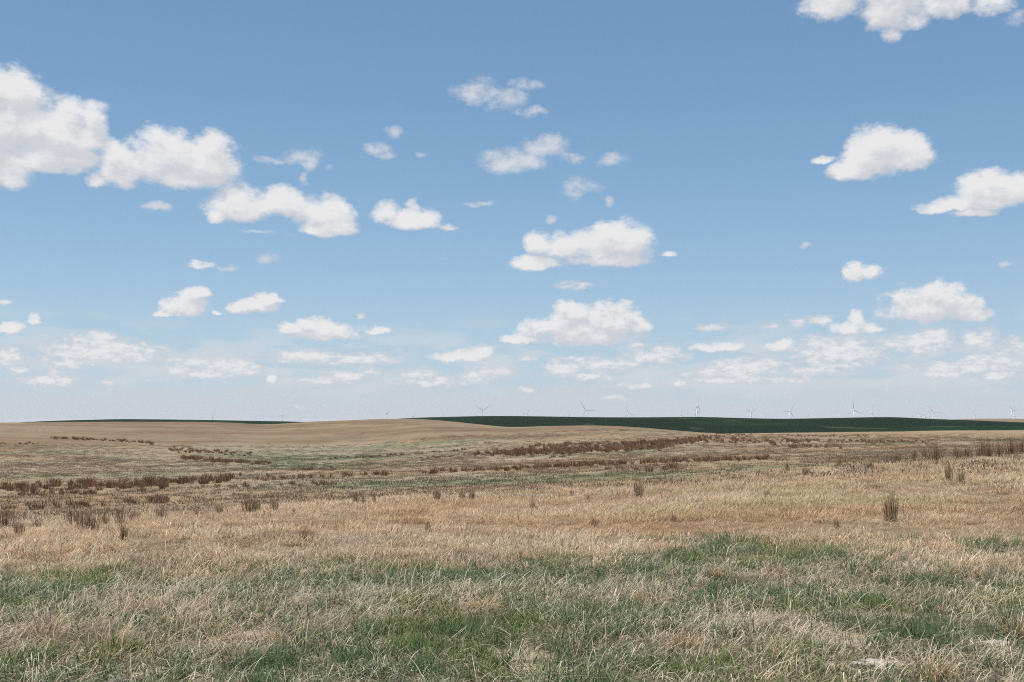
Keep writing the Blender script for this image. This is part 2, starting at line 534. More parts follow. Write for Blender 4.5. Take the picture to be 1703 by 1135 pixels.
def blade_mat(name, root, tip, var, trans=.25):
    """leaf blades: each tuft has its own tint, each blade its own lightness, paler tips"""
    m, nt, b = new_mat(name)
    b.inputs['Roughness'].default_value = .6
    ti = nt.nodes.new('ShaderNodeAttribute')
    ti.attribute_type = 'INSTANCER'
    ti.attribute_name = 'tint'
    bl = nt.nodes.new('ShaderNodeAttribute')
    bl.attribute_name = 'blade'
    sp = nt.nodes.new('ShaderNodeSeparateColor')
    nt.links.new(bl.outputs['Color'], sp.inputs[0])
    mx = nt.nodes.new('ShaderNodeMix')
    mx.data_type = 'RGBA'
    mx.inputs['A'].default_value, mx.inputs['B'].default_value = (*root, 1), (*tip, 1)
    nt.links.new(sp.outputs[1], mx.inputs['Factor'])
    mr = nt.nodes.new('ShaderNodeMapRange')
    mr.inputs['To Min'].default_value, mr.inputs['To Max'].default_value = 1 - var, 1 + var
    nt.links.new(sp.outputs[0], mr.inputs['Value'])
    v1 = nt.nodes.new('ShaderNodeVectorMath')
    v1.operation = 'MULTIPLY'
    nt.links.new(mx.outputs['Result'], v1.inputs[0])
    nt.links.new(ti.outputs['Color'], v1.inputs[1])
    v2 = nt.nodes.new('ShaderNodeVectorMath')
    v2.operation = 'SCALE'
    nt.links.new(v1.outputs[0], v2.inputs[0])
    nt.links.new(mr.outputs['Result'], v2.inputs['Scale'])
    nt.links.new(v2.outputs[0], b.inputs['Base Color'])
    tr = nt.nodes.new('ShaderNodeBsdfTranslucent')
    nt.links.new(v2.outputs[0], tr.inputs['Color'])
    ms = nt.nodes.new('ShaderNodeMixShader')
    ms.inputs[0].default_value = trans
    nt.links.new(b.outputs[0], ms.inputs[1])
    nt.links.new(tr.outputs[0], ms.inputs[2])
    nt.links.new(ms.outputs[0], nt.nodes['Material Output'].inputs['Surface'])
    return m


# ------------------------------------------------------------------ cover of the near meadow
def spot(x, y, rx, ry):
    """a patch on the meadow: centre and half axes on the ground (across, along)"""
    gx, gy, _ = ground_at(x, y)
    _, y1, _ = ground_at(x, y - ry)
    _, y0, _ = ground_at(x, y + ry)
    return gx, gy, rx * gy / F, max(.15, (y1 - y0) / 2)


GREEN_SPOTS = [spot(*s) for s in [(60, 985, 150, 38), (230, 962, 130, 14), (700, 1070, 260, 70), (640, 1100, 260, 60), (560, 950, 150, 12), (950, 965, 130, 28), (900, 945, 60, 14), (980, 1050, 170, 55), (870, 1010, 120, 30), (1230, 915, 90, 20), (1330, 935, 130, 26),
                                  (1180, 985, 60, 30), (190, 1095, 60, 26), (15, 1110, 40, 30), (1370, 1110, 130, 40), (1560, 1050, 160, 40), (1590, 975, 120, 26), (1100, 1110, 90, 30), (1300, 1000, 80, 24), (1500, 890, 60, 12), (1640, 910, 60, 14),
                                  (480, 1110, 120, 30), (1680, 1010, 60, 30), (1430, 1010, 70, 20), (600, 965, 200, 14)]]
STRAW_SPOTS = [spot(*s) for s in [(400, 1010, 260, 34), (640, 1000, 260, 26), (120, 1045, 160, 34), (330, 1065, 170, 40), (1110, 995, 110, 24), (1130, 1065, 100, 28), (1180, 955, 90, 20), (1310, 970, 160, 26), (1480, 955, 200, 30), (1640, 950, 140, 40), (1250, 1040, 100, 24),
                                  (800, 1000, 140, 22), (1600, 1110, 110, 26), (1420, 985, 70, 14), (1010, 1000, 60, 12), (560, 1030, 160, 30), (30, 1040, 80, 30), (1210, 1090, 110, 26)]]
BARE_SPOTS = [spot(*s) for s in [(1400, 1062, 95, 16), (1480, 1025, 60, 9), (872, 1112, 50, 14), (1640, 1075, 50, 9), (860, 1090, 70, 10), (420, 1055, 30, 8), (70, 1120, 50, 10), (1160, 1085, 40, 9), (1440, 1108, 70, 10), (215, 1128, 50, 8)]]


def spots(X, Y, S):
    v = np.zeros_like(X)
    for gx, gy, rx, ry in S:
        v = np.maximum(v, np.exp(-.9 * (((X - gx) / rx) ** 2 + ((Y - gy) / ry) ** 2)))
    return v


def edge_dist(X, Y):
    """0 in the green foreground, 1 in the dry meadow beyond"""
    x, D = bearing(X, Y)
    e = np.interp(x, [-300, 0, 200, 400, 850, 1050, 1200, 1400, 1703, 2000], [12.5, 12.6, 12.6, 12.2, 13.3, 13.5, 13.6, 12.2, 11.6, 11.6])
    return sstep(-1.0, 1.0, D - e + (fbm(X, Y, 1.6, 3, seed=3) - .5) * 3.2)


def near_cover(X, Y):
    g = .40 + .48 * spots(X, Y, GREEN_SPOTS) - .32 * spots(X, Y, STRAW_SPOTS) + (fbm(X, Y, 1.1, 4, seed=4) - .5) * 1.3
    s = .52 + .5 * spots(X, Y, STRAW_SPOTS) - .2 * spots(X, Y, GREEN_SPOTS) + (fbm(X, Y, .9, 4, seed=5) - .5) * 1.4
    b = sstep(.35, .8, spots(X, Y, BARE_SPOTS) + (fbm(X, Y, .4, 3, seed=6) - .5) * .6)
    e = edge_dist(X, Y)
    g = np.clip(g, .05, 1) * (1 - e)
    ge = spots(X, Y, GREEN_SPOTS) * .8
    g = np.maximum(g, ge * e)
    return g, np.clip(s, .1, 1), b, e


TAN = np.array([.25, .18, .112])
TANP = np.array([.26, .203, .136])
RUST = np.array([.23, .14, .08])
GRN = np.array([.115, .135, .07])
GREY = np.array([.235, .205, .14])
STUB = np.array([.195, .146, .094])
CROP = np.array([.0055, .0145, .0055])


def lerp(a, b, t):
    return a + (b - a) * np.asarray(t)[..., None]


def valley_color(X, Y):
    """reflectance of the rough pasture beyond the near rise"""
    x, D = bearing(X, Y)
    big = fbm(X, Y, 40, 5, seed=11)
    med = fbm(X, Y, 11, 4, seed=12)
    c = lerp(TAN, TANP, sstep(.4, .62, med))
    c = lerp(c, RUST, .45 * sstep(.52, .7, fbm(X, Y, 16, 4, seed=13)))
    low = np.exp(-((x - 560) / 330) ** 2) * sstep(60, 90, D) * (1 - sstep(250, 300, D))     # the damp bottom of the swale
    c = lerp(c, GREY, np.clip(.75 * sstep(.45, .58, big + .12 * low) * (.12 + low), 0, .8))
    py = YH + (EYE - height(X, Y)) / D * F
    band = np.exp(-((py - np.interp(x, [700, 900, 1250, 1703], [796, 796, 790, 780])) / 9) ** 2) * sstep(640, 800, x) * sstep(40, 55, D)
    gr = fbm(X, Y, 22, 5, seed=14) + .10 * low + .045 * band
    c = lerp(c, GRN * 1.15, .6 * sstep(.61, .72, gr))
    return c


def land_color(X, Y):
    x, D = bearing(X, Y)
    g, s, b, e = near_cover(X, Y)
    soil = np.array([.13, .10, .07])
    n = fbm(X, Y, .5, 3, seed=20)
    near = lerp(np.broadcast_to(soil, X.shape + (3,)), np.array([.13, .14, .085]), .7 * g)
    near = lerp(near, np.array([.36, .29, .21]), b)
    mead = lerp(np.broadcast_to(TAN * .8, X.shape + (3,)), RUST * .95, sstep(.45, .65, fbm(X, Y, 5, 4, seed=21)))
    mead = lerp(mead, TANP * .8, .6 * sstep(.5, .65, fbm(X, Y, 7, 3, seed=22)))
    c = lerp(near, mead, e)
    c = lerp(c, valley_color(X, Y), sstep(34, 62, D))
    # stubble on the hills
    edge = np.interp(x, [0, 300, 560, 760, 900, 1190, 1703], [225, 265, 285, 255, 232, 300, 300])
    st = lerp(np.broadcast_to(STUB, X.shape + (3,)), STUB * np.array([.84, .77, .74]), sstep(.45, .62, fbm(X * .35, Y + X * .3, 16, 4, seed=30)))
    st = lerp(st, STUB * np.array([1.12, 1.15, 1.12]), .7 * sstep(.55, .68, fbm(X * .3, Y - X * .2, 12, 4, seed=31)))
    st = st * (1 + (.40 * (fbm(X * .10, Y + X * .22, 6, 3, seed=33) - .5)) + .22 * (fbm(X, Y * .6, 3.5, 2, seed=34) - .5))[..., None]
    c = lerp(c, st, sstep(-14, 14, D - edge + (fbm(X, Y, 18, 4, seed=32) - .5) * 40) * (1 - .9 * sstep(1120, 1250, x)))
    return c


# ------------------------------------------------------------------ ground, stubble and crop fields
def build_land():
    azf = np.linspace(-R(40), R(40), 470)
    azb = np.linspace(R(40), R(320), 50)[1:-1]
    AZ = np.concatenate([azf, azb])
    nA, nR = len(AZ), len(LOGD)
    r = np.exp(LOGD)
    RR, AA = np.meshgrid(r, AZ, indexing='ij')
    X, Y = RR * np.sin(AA), RR * np.cos(AA)
    front = np.abs(AA) <= R(40) + 1e-6
    RRs = np.where(front, RR / np.maximum(np.cos(AA), .3), RR / math.cos(R(40)))     # rings at equal depth in front
    X, Y = RRs * np.sin(AA), RRs * np.cos(AA)
    Z = height(X, Y)
    verts = np.stack([X, Y, Z], -1).reshape(-1, 3)
    cap = height(np.array([0.]), np.array([.01]))[0]
    col = land_color(X, Y).reshape(-1, 3)
    x, D = bearing(X, Y)
    ii, jj = np.meshgrid(np.arange(nR - 1), np.arange(nA), indexing='ij')
    jn = (jj + 1) % nA
    quads = np.stack([ii * nA + jj, ii * nA + jn, (ii + 1) * nA + jn, (ii + 1) * nA + jj], -1).reshape(-1, 4)
    Dm = (D[:-1] * D[1:]) ** .5
    xm = x[:-1]
    crest = np.interp(xm, *zip(*D_CREST))
    zone = np.zeros(Dm.shape, int)
    zone[Dm > crest * np.where(xm > 1190, 1.0, 1.06)] = 1
    zone[Dm > 1150] = 2
    zone[(Dm > 1610) & (Dm < 3000) & (xm > 1655)] = 1
    zone = zone.reshape(-1)
    # colours of crop and far plain
    Xf, Yf = X.reshape(-1), Y.reshape(-1)
    crop = lerp(np.broadcast_to(CROP, (len(Xf), 3)), CROP * np.array([1.6, 1.6, 1.3]), sstep(.45, .65, fbm(Xf, Yf * .5, 60, 5, seed=40)))
    pale = sstep(.735, .78, fbm(Xf, Yf * .35, 22, 4, seed=41))
    crop = lerp(crop, np.array([.10, .12, .06]), .28 * pale)
    far = lerp(np.broadcast_to(STUB * np.array([1.0, .97, 1.0]), (len(Xf), 3)), GRN * .6, sstep(.5, .56, fbm(Xf, Yf, 2500, 3, seed=42)) * sstep(3000, 4000, np.hypot(Xf, Yf)))
    specs = [('meadow_ground', 0, col, land_mat('meadow_soil', 26, .45, 1.3, .22, .8), 'pasture of dry tan and green grass dipping into a shallow swale', 'pasture'),
             ('crop_field', 1, crop, land_mat('young_crop', 1.2, .25, .12, .16, 0), 'dark green young crop covering the hills on the skyline', 'field'),
             ('far_plain', 2, far, land_mat('far_stubble', .05, .12, .008, .12, .1), 'distant tan plain and hill beyond the dark green crop', 'plain')]
    for name, k, cc, mat, lab, cat in specs:
        q = quads[zone == k]
        used = np.unique(q)
        mp = np.full(len(verts), -1)
        mp[used] = np.arange(len(used))
        v, q = verts[used], mp[q]
        cv = cc[used]
        if k == 0:                               # close the hole round the camera's feet
            ring = mp[np.arange(nA)]
            v = np.vstack([v, [[0, 0, cap]]])
            cv = np.vstack([cv, cv[:1]])
            tri = [(len(v) - 1, int(ring[(j + 1) % nA]), int(ring[j])) for j in range(nA)]
        else:
            tri = []
        me = bpy.data.meshes.new(name)
        me.from_pydata(v.tolist(), [], q[:, ::-1].tolist() + tri)
        a = me.color_attributes.new('cover', 'FLOAT_COLOR', 'POINT')
        a.data.foreach_set('color', np.hstack([cv, np.ones((len(cv), 1))]).astype(np.float32).ravel())
        me.polygons.foreach_set('use_smooth', np.ones(len(me.polygons), bool))
        me.materials.append(mat)
        o = bpy.data.objects.new(name, me)
        C.objects.link(o)
        tag(o, lab, cat, kind='structure')


build_land()


# ------------------------------------------------------------------ the air
def build_haze():
    a, z0, z1 = 30000.0, -24.0, 125.0
    V = [(x, y, z) for z in (z0, z1) for x, y in ((-a, -a), (a, -a), (a, a), (-a, a))]
    Fc = [(3, 2, 1, 0), (4, 5, 6, 7), (0, 1, 5, 4), (1, 2, 6, 5), (2, 3, 7, 6), (3, 0, 4, 7)]
    me = bpy.data.meshes.new('haze')
    me.from_pydata(V, [], Fc)
    m = bpy.data.materials.new('thin_air')
    m.use_nodes = True
    nt = m.node_tree
    nt.nodes.clear()
    o_ = nt.nodes.new('ShaderNodeOutputMaterial')
    v = nt.nodes.new('ShaderNodeVolumePrincipled')
    v.inputs['Color'].default_value = (.93, .95, .98, 1)
    v.inputs['Density'].default_value = HAZE
    nt.links.new(v.outputs[0], o_.inputs['Volume'])
    me.materials.append(m)
    o = bpy.data.objects.new('haze', me)
    C.objects.link(o)
    tag(o, 'thin pale haze fading the wind turbines on the skyline', 'haze', kind='stuff')


HAZE = 3e-5
build_haze()


# ------------------------------------------------------------------ wind turbines on the far plain
M_TURB = simple_mat('turbine_paint', (.8, .8, .8), .5, .04, .2)


def mesh_obj(name, V, Fc, mat, smooth=True):
    me = bpy.data.meshes.new(name)
    me.from_pydata(V, [], Fc)
    me.materials.append(mat)
    if smooth:
        me.polygons.foreach_set('use_smooth', [True] * len(me.polygons))
    o = bpy.data.objects.new(name, me)
    C.objects.link(o)
    return o


def loft(rings, closed=True):
    V, Fc = [], []
    n = len(rings[0])
    for r_ in rings:
        V += r_
    for i in range(len(rings) - 1):
        for j in range(n):
            k = (j + 1) % n
            Fc.append((i * n + j, i * n + k, (i + 1) * n + k, (i + 1) * n + j))
    Fc.append(tuple(range(n))[::-1])
    Fc.append(tuple((len(rings) - 1) * n + j for j in range(n)))
    return V, Fc


def circ(rx, ry, z, n=14, cx=0, cy=0):
    return [(cx + rx * math.cos(2 * math.pi * j / n), cy + ry * math.sin(2 * math.pi * j / n), z) for j in range(n)]


HUB, BL = 80.0, 45.0


def make_turbine():
    t = bpy.data.objects.new('wind_turbine', None)
    C.objects.link(t)
    parts = []
    o = mesh_obj('tower', *loft([circ(2.1, 2.1, -1.0), circ(2.0, 2.0, 10), circ(1.7, 1.7, 45), circ(1.25, 1.25, HUB - 1.7)]), M_TURB)
    parts.append(o)
    # nacelle: rounded box along Y, rotor on the -Y end
    rr = []
    for y, w, h in ((-3.0, 1.2, 1.3), (-2.4, 1.8, 1.8), (2, 2.0, 2.0), (6.5, 1.8, 1.9), (7.4, 1.2, 1.3)):
        rr.append([(w * math.copysign(abs(math.cos(a)) ** .5, math.cos(a)), y, HUB + .3 + h * math.copysign(abs(math.sin(a)) ** .5, math.sin(a))) for a in [2 * math.pi * j / 12 for j in range(12)]])
    parts.append(mesh_obj('nacelle', *loft(rr), M_TURB))
    rr = []
    for y, rad in ((-2.9, 1.3), (-3.6, 1.5), (-4.6, 1.45), (-5.6, .9), (-6.0, .2)):
        rr.append([(rad * math.cos(2 * math.pi * j / 12), y, HUB + .3 + rad * math.sin(2 * math.pi * j / 12)) for j in range(12)])
    hub = mesh_obj('rotor_hub', *loft(rr), M_TURB)
    parts.append(hub)
    rr = []
    for s, ch, th, tw in ((.8, 1.9, 1.7, 0), (3, 1.9, 1.6, 0), (8, 3.0, .9, .30), (16, 2.3, .55, .20), (28, 1.5, .34, .1), (38, 1.0, .22, .04), (44, .5, .12, 0), (BL, .15, .05, 0)):
        ring = []
        for j in range(10):
            a = 2 * math.pi * j / 10
            x, y = ch / 2 * math.cos(a) + ch * .15, th / 2 * math.sin(a)
            ring.append((x * math.cos(tw) - y * math.sin(tw), x * math.sin(tw) + y * math.cos(tw), s))
        rr.append(ring)
    V, Fc = loft(rr)
    b0 = mesh_obj('blade', V, Fc, M_TURB)
    parts.append(b0)
    for k in (1, 2):
        b = b0.copy()
        C.objects.link(b)
        parts.append(b)
    for p in parts:
        p.parent = t
    for k in range(3):
        parts[3 + k].location = (0, -4.2, HUB + .3)
    return t


def set_rotor(t, phase):
    k = 0
    for ch in t.children:
        if ch.name.startswith('blade'):
            ch.rotation_euler = (0, R(phase + 120 * k), 0)
            k += 1


turb0 = make_turbine()
used_t = [False]
# photo x and y of the hub, rotor phase (deg clockwise from up), yaw (deg from facing the camera), label
TURBINES = [
    (4, 697, 10, 30, 'tiny faint wind turbine at the left edge of the skyline'),
    (353.3, 693.7, 70, 60, 'small wind turbine standing behind the thin left strip of dark green crop'),
    (469.3, 690.7, 8, 68, 'wind turbine with one blade straight up, at the right end of the left crop strip'),
    (498.6, 698.0, 0, 50, 'tiny wind turbine tip just over the right end of the left crop strip'),
    (643, 687.4, 75, 66, 'dark wind turbine standing right behind the top of the tan stubble hill'),
    (687.2, 692.5, 30, 70, 'tiny turbine stub over the point where tan hill meets dark green hill'),
    (793.3, 691.3, 20, 60, 'tiny turbine stub just left of the turbine with blades in a V'),
    (802.1, 682.6, 60, 18, 'wind turbine with two blades raised in a V behind the highest left crop crest'),
    (876.2, 688.6, 32, 40, 'faint wind turbine with a single thin blade leaning right over the crop crest'),
    (946, 690, 60, 70, 'small dark turbine stub left of the big turbine with its blade pointing right'),
    (973.7, 683.3, 90, 10, 'large wind turbine with one blade level to the right and one up to the left'),
    (1045, 688.5, 98, 25, 'wind turbine with a bright white blade pointing right and slightly down'),
    (1131.5, 690, 4, 60, 'faint thin wind turbine left of the tallest dark turbine'),
    (1155.9, 690, 50, 75, 'small low turbine stub just left of the tallest dark turbine'),
    (1159.2, 676.3, 8, 72, 'tallest dark wind turbine with a long blade straight up'),
    (1160.8, 686, 40, 70, 'lower wind turbine overlapping the tower of the tallest dark one'),
    (1249, 686.6, 58, 45, 'small wind turbine with short raised blades above the middle of the dark green hill'),
    (1271.6, 693.6, 0, 60, 'tiny turbine tip just right of the small one with short raised blades'),
    (1313.8, 684.5, 30, 22, 'wind turbine with a level left blade and one raised to the right'),
    (1342.3, 693.8, 40, 50, 'tiny turbine tip between the two largest right turbines'),
    (1419.5, 682.4, -5, 15, 'large wind turbine with its three blades in an upright Y'),
    (1448.9, 687, 6, 65, 'slim wind turbine right beside the large upright Y turbine'),
    (1529.2, 692.3, 100, 60, 'low turbine stub with a bright white blade at the right end of the crop crest'),
    (1537.4, 691, 45, 50, 'very faint turbine between the low white bladed stub and the pale turbine'),
    (1551.5, 687, 88, 20, 'pale wind turbine with a white level blade and one raised to the left'),
    (1570, 694.2, 20, 60, 'tiny turbine tip right of the pale turbine with a white level blade'),
    (1621.3, 691.6, 60, 72, 'small turbine standing at the left shoulder of the far right tan hill'),
    (1682.4, 684, 82, 60, 'wind turbine with a white blade to the right, standing over the far right tan hill'),
    (1686, 692, 10, 60, 'faint small turbine just right of the one over the far right tan hill'),
]


def copy_tree(o, parent=None):
    c = o.copy()
    C.objects.link(c)
    c.parent = parent
    for ch in o.children:
        copy_tree(ch, c)
    return c


for i, (x, y, ph, yaw, lab) in enumerate(TURBINES):
    t = turb0 if i == 0 else copy_tree(turb0)
    D = (HUB - 20 - EYE) * F / (YH - y)
    t.location = ((x - CX) / F * D, D, -20)
    t.rotation_euler = (0, 0, R(yaw) - (x - CX) / F)
    set_rotor(t, ph)
    tag(t, lab, 'wind turbine', 'wind turbines along the skyline')


# ------------------------------------------------------------------ blades of grass and stalks
def add_blade(V, Fc, A, base, az, lean, curl, length, width, nseg, rnd, kink=None, twist=0.0, droop=1.3):
    """one ribbon: leans by lean at the foot and by lean + curl at the tip; A gets (lightness, height fraction)"""
    x, y, z = base
    ca, sa = math.cos(az), math.sin(az)
    wa = az + math.pi / 2 + twist
    wx, wy = math.cos(wa), math.sin(wa)
    st = length / nseg
    prev = None
    for i in range(nseg + 1):
        t = i / nseg
        w = width * .5 * (1 - .92 * t ** 1.6) * (.75 + .25 * min(1, t * 4))
        if i < nseg:
            V.append((x - wx * w, y - wy * w, z))
            V.append((x + wx * w, y + wy * w, z))
            A += [(rnd, t), (rnd, t)]
            cur = (len(V) - 2, len(V) - 1)
            if prev:
                Fc.append((prev[0], prev[1], cur[1], cur[0]))
            prev = cur
        else:
            V.append((x, y, z))
            A.append((rnd, 1.0))
            Fc.append((prev[0], prev[1], len(V) - 1))
        th = lean + curl * ((i + .5) / nseg) ** droop
        if kink and t >= kink[0]:
            th += kink[1]
        x += math.sin(th) * ca * st
        y += math.sin(th) * sa * st
        z += math.cos(th) * st


def blade_mesh(name, V, Fc, A, mat):
    me = bpy.data.meshes.new(name)
    me.from_pydata(V, [], Fc)
    a = me.color_attributes.new('blade', 'FLOAT_COLOR', 'POINT')
    arr = np.ones((len(V), 4), np.float32)
    arr[:, 0] = [p[0] for p in A]
    arr[:, 1] = [p[1] for p in A]
    arr[:, 2] = 0
    a.data.foreach_set('color', arr.ravel())
    me.materials.append(mat)
    return me


def tuft_kind(kind, n_var, mat, count, radius, l, w, lean, curl, nseg=4, kinkp=0.0, wind=0.0, flatp=0.0):
    """a collection of tuft variants (kept outside the scene; scattered as ground cover)"""
    col = bpy.data.collections.new(kind)
    for k in range(n_var):
        V, Fc, A = [], [], []
        for _ in range(count):
            rr = radius * random.random() ** .6
            a = random.uniform(0, 2 * math.pi)
            base = (rr * math.cos(a), rr * math.sin(a), -.01)
            az = random.uniform(0, 2 * math.pi)
            if random.random() < wind:
                az = random.gauss(.25, .6)
            L = random.uniform(*l) * (1 if random.random() < .8 else 1.25)
            ln, cu = abs(random.gauss(lean[0], lean[1])), random.gauss(curl[0], curl[1])
            kk = None
            if random.random() < kinkp:
                kk = (random.uniform(.4, .8), random.uniform(.5, 1.5))
            if random.random() < flatp:
                ln, cu, kk = random.uniform(1.2, 1.5), random.uniform(-.2, .2), None
                base = (base[0], base[1], random.uniform(0, .03))
            add_blade(V, Fc, A, base, az, ln, cu, L, random.uniform(*w), nseg, random.random(), kk, random.uniform(-1, 1))
        me = blade_mesh(kind, V, Fc, A, mat)
        o = bpy.data.objects.new(kind, me)
        col.objects.link(o)
    return col


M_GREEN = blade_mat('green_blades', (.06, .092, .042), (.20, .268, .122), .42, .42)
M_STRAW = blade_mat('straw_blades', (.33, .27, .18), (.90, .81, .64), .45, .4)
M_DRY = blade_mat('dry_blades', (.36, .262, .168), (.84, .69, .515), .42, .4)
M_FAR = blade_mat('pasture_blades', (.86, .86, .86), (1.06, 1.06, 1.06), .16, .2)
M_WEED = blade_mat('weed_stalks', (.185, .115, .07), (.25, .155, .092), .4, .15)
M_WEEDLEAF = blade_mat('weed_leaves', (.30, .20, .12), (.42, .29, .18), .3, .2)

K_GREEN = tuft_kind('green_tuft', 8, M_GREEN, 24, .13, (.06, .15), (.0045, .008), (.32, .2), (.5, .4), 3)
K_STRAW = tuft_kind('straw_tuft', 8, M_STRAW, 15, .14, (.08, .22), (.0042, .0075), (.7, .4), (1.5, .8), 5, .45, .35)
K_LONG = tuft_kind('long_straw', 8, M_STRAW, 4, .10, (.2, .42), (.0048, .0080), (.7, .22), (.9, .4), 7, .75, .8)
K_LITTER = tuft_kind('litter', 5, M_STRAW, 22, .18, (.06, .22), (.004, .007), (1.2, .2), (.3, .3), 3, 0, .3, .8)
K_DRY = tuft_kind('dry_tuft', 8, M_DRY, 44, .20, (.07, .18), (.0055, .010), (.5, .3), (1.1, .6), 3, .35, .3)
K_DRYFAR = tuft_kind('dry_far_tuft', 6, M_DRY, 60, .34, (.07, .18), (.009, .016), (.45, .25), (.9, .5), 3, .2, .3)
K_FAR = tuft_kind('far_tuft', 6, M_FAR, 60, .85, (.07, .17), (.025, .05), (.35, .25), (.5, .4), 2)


def scatter_tree():
    nt = bpy.data.node_groups.new('scatter', 'GeometryNodeTree')
    nt.interface.new_socket('Geometry', in_out='INPUT', socket_type='NodeSocketGeometry')
    cs = nt.interface.new_socket('Tufts', in_out='INPUT', socket_type='NodeSocketCollection')
    nt.interface.new_socket('Geometry', in_out='OUTPUT', socket_type='NodeSocketGeometry')
    gi, go = nt.nodes.new('NodeGroupInput'), nt.nodes.new('NodeGroupOutput')
    ci = nt.nodes.new('GeometryNodeCollectionInfo')
    ci.inputs['Separate Children'].default_value = True
    ci.inputs['Reset Children'].default_value = True
    ip = nt.nodes.new('GeometryNodeInstanceOnPoints')
    ip.inputs['Pick Instance'].default_value = True

    def named(n, t):
        a = nt.nodes.new('GeometryNodeInputNamedAttribute')
        a.data_type = t
        a.inputs['Name'].default_value = n
        return a.outputs['Attribute']
    e = nt.nodes.new('FunctionNodeEulerToRotation')
    L = nt.links.new
    L(named('rot', 'FLOAT_VECTOR'), e.inputs[0])
    L(gi.outputs['Geometry'], ip.inputs['Points'])
    L(gi.outputs['Tufts'], ci.inputs['Collection'])
    L(ci.outputs[0], ip.inputs['Instance'])
    L(named('variant', 'INT'), ip.inputs['Instance Index'])
    L(e.outputs[0], ip.inputs['Rotation'])
    L(named('size', 'FLOAT_VECTOR'), ip.inputs['Scale'])
    L(ip.outputs[0], go.inputs[0])
    return nt, cs.identifier


GN, GN_ID = scatter_tree()


def scatter(name, coll, X, Y, size, tint, label, cat, tilt=.12, lift=0.0, spin=math.pi, stretch=.2, tall=1.0):
    n = len(X)
    Z = height(X, Y) + lift
    me = bpy.data.meshes.new(name)
    me.from_pydata(np.stack([X, Y, Z], 1).tolist(), [], [])
    rot = np.stack([rng.normal(0, tilt, n), rng.normal(0, tilt, n), rng.uniform(-spin, spin, n)], 1)
    a = me.attributes.new('rot', 'FLOAT_VECTOR', 'POINT')
    a.data.foreach_set('vector', rot.astype(np.float32).ravel())
    sz = np.stack([size, size, size * tall * rng.uniform(1 - stretch, 1 + stretch, n)], 1)
    a = me.attributes.new('size', 'FLOAT_VECTOR', 'POINT')
    a.data.foreach_set('vector', sz.astype(np.float32).ravel())
    a = me.attributes.new('tint', 'FLOAT_COLOR', 'POINT')
    a.data.foreach_set('color', np.hstack([tint, np.ones((n, 1))]).astype(np.float32).ravel())
    a = me.attributes.new('variant', 'INT', 'POINT')
    a.data.foreach_set('value', rng.randint(0, len(coll.objects), n).astype(np.int32))
    o = bpy.data.objects.new(name, me)
    C.objects.link(o)
    m = o.modifiers.new('scatter', 'NODES')
    m.node_group = GN
    m[GN_ID] = coll
    tag(o, label, cat, kind='stuff')
    return o


HALF = R(31)


def seed_points(d0, d1, per_m2):
    """even random points on the fan of land in front of the camera"""
    area = HALF * (d1 * d1 - d0 * d0)
    n = int(area * per_m2)
    r_ = np.sqrt(rng.uniform(d0 * d0, d1 * d1, n))
    a = rng.uniform(-HALF, HALF, n)
    return r_ * np.sin(a), r_ * np.cos(a)


def keep(p, *arrs):
    k = rng.rand(len(p)) < p
    return [a[k] for a in arrs]


def gray(n, s):
    return np.clip(rng.normal(1, s, n), .5, 1.6)[:, None]


# green grass of the foreground
X, Y = seed_points(5.2, 17, 100)
g, s, b, e = near_cover(X, Y)
X, Y = keep(g * (1 - .85 * b), X, Y)
n = len(X)
hue = sstep(.5, .72, fbm(X, Y, .9, 3, seed=50) + .35 * spots(X, Y, GREEN_SPOTS[12:14]))
t = lerp(np.broadcast_to(np.array([.93, 1.0, 1.05]), (n, 3)), np.array([1.12, 1.1, .70]), hue) * gray(n, .12)
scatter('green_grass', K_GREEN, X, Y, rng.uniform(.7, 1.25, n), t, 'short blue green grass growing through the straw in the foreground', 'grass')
# pale dead grass of the foreground
X, Y = seed_points(5.2, 17, 75)
g, s, b, e = near_cover(X, Y)
X, Y = keep(s * (1 - .7 * b) * (1 - .5 * e), X, Y)
n = len(X)
rust = sstep(.52, .68, fbm(X, Y, 1.0, 3, seed=51)) * .8
t = lerp(np.broadcast_to(np.array([1.0, 1.0, .97]), (n, 3)), np.array([.86, .72, .56]), rust * .7) * gray(n, .1)
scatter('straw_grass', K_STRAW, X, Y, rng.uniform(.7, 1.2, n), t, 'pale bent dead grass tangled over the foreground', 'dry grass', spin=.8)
X, Y = seed_points(5.2, 15, 13)
g, s, b, e = near_cover(X, Y)
x_, D_ = bearing(X, Y)
X, Y = keep(np.clip(s * s * (1.5 - 1.05 * sstep(700, 1100, x_)) * (1 - e), 0, 1), X, Y)
n = len(X)
scatter('long_straw', K_LONG, X, Y, rng.uniform(.7, 1.1, n), np.ones((n, 3)) * gray(n, .08), 'long bleached grass stalks bending over to the right', 'dry grass', spin=.5)
X, Y = seed_points(5.2, 15, 16)
n = len(X)
scatter('grass_litter', K_LITTER, X, Y, rng.uniform(.7, 1.2, n), np.array([[.86, .80, .75]]) * gray(n, .16), 'flattened dead grass lying on the soil', 'grass litter', lift=.005)
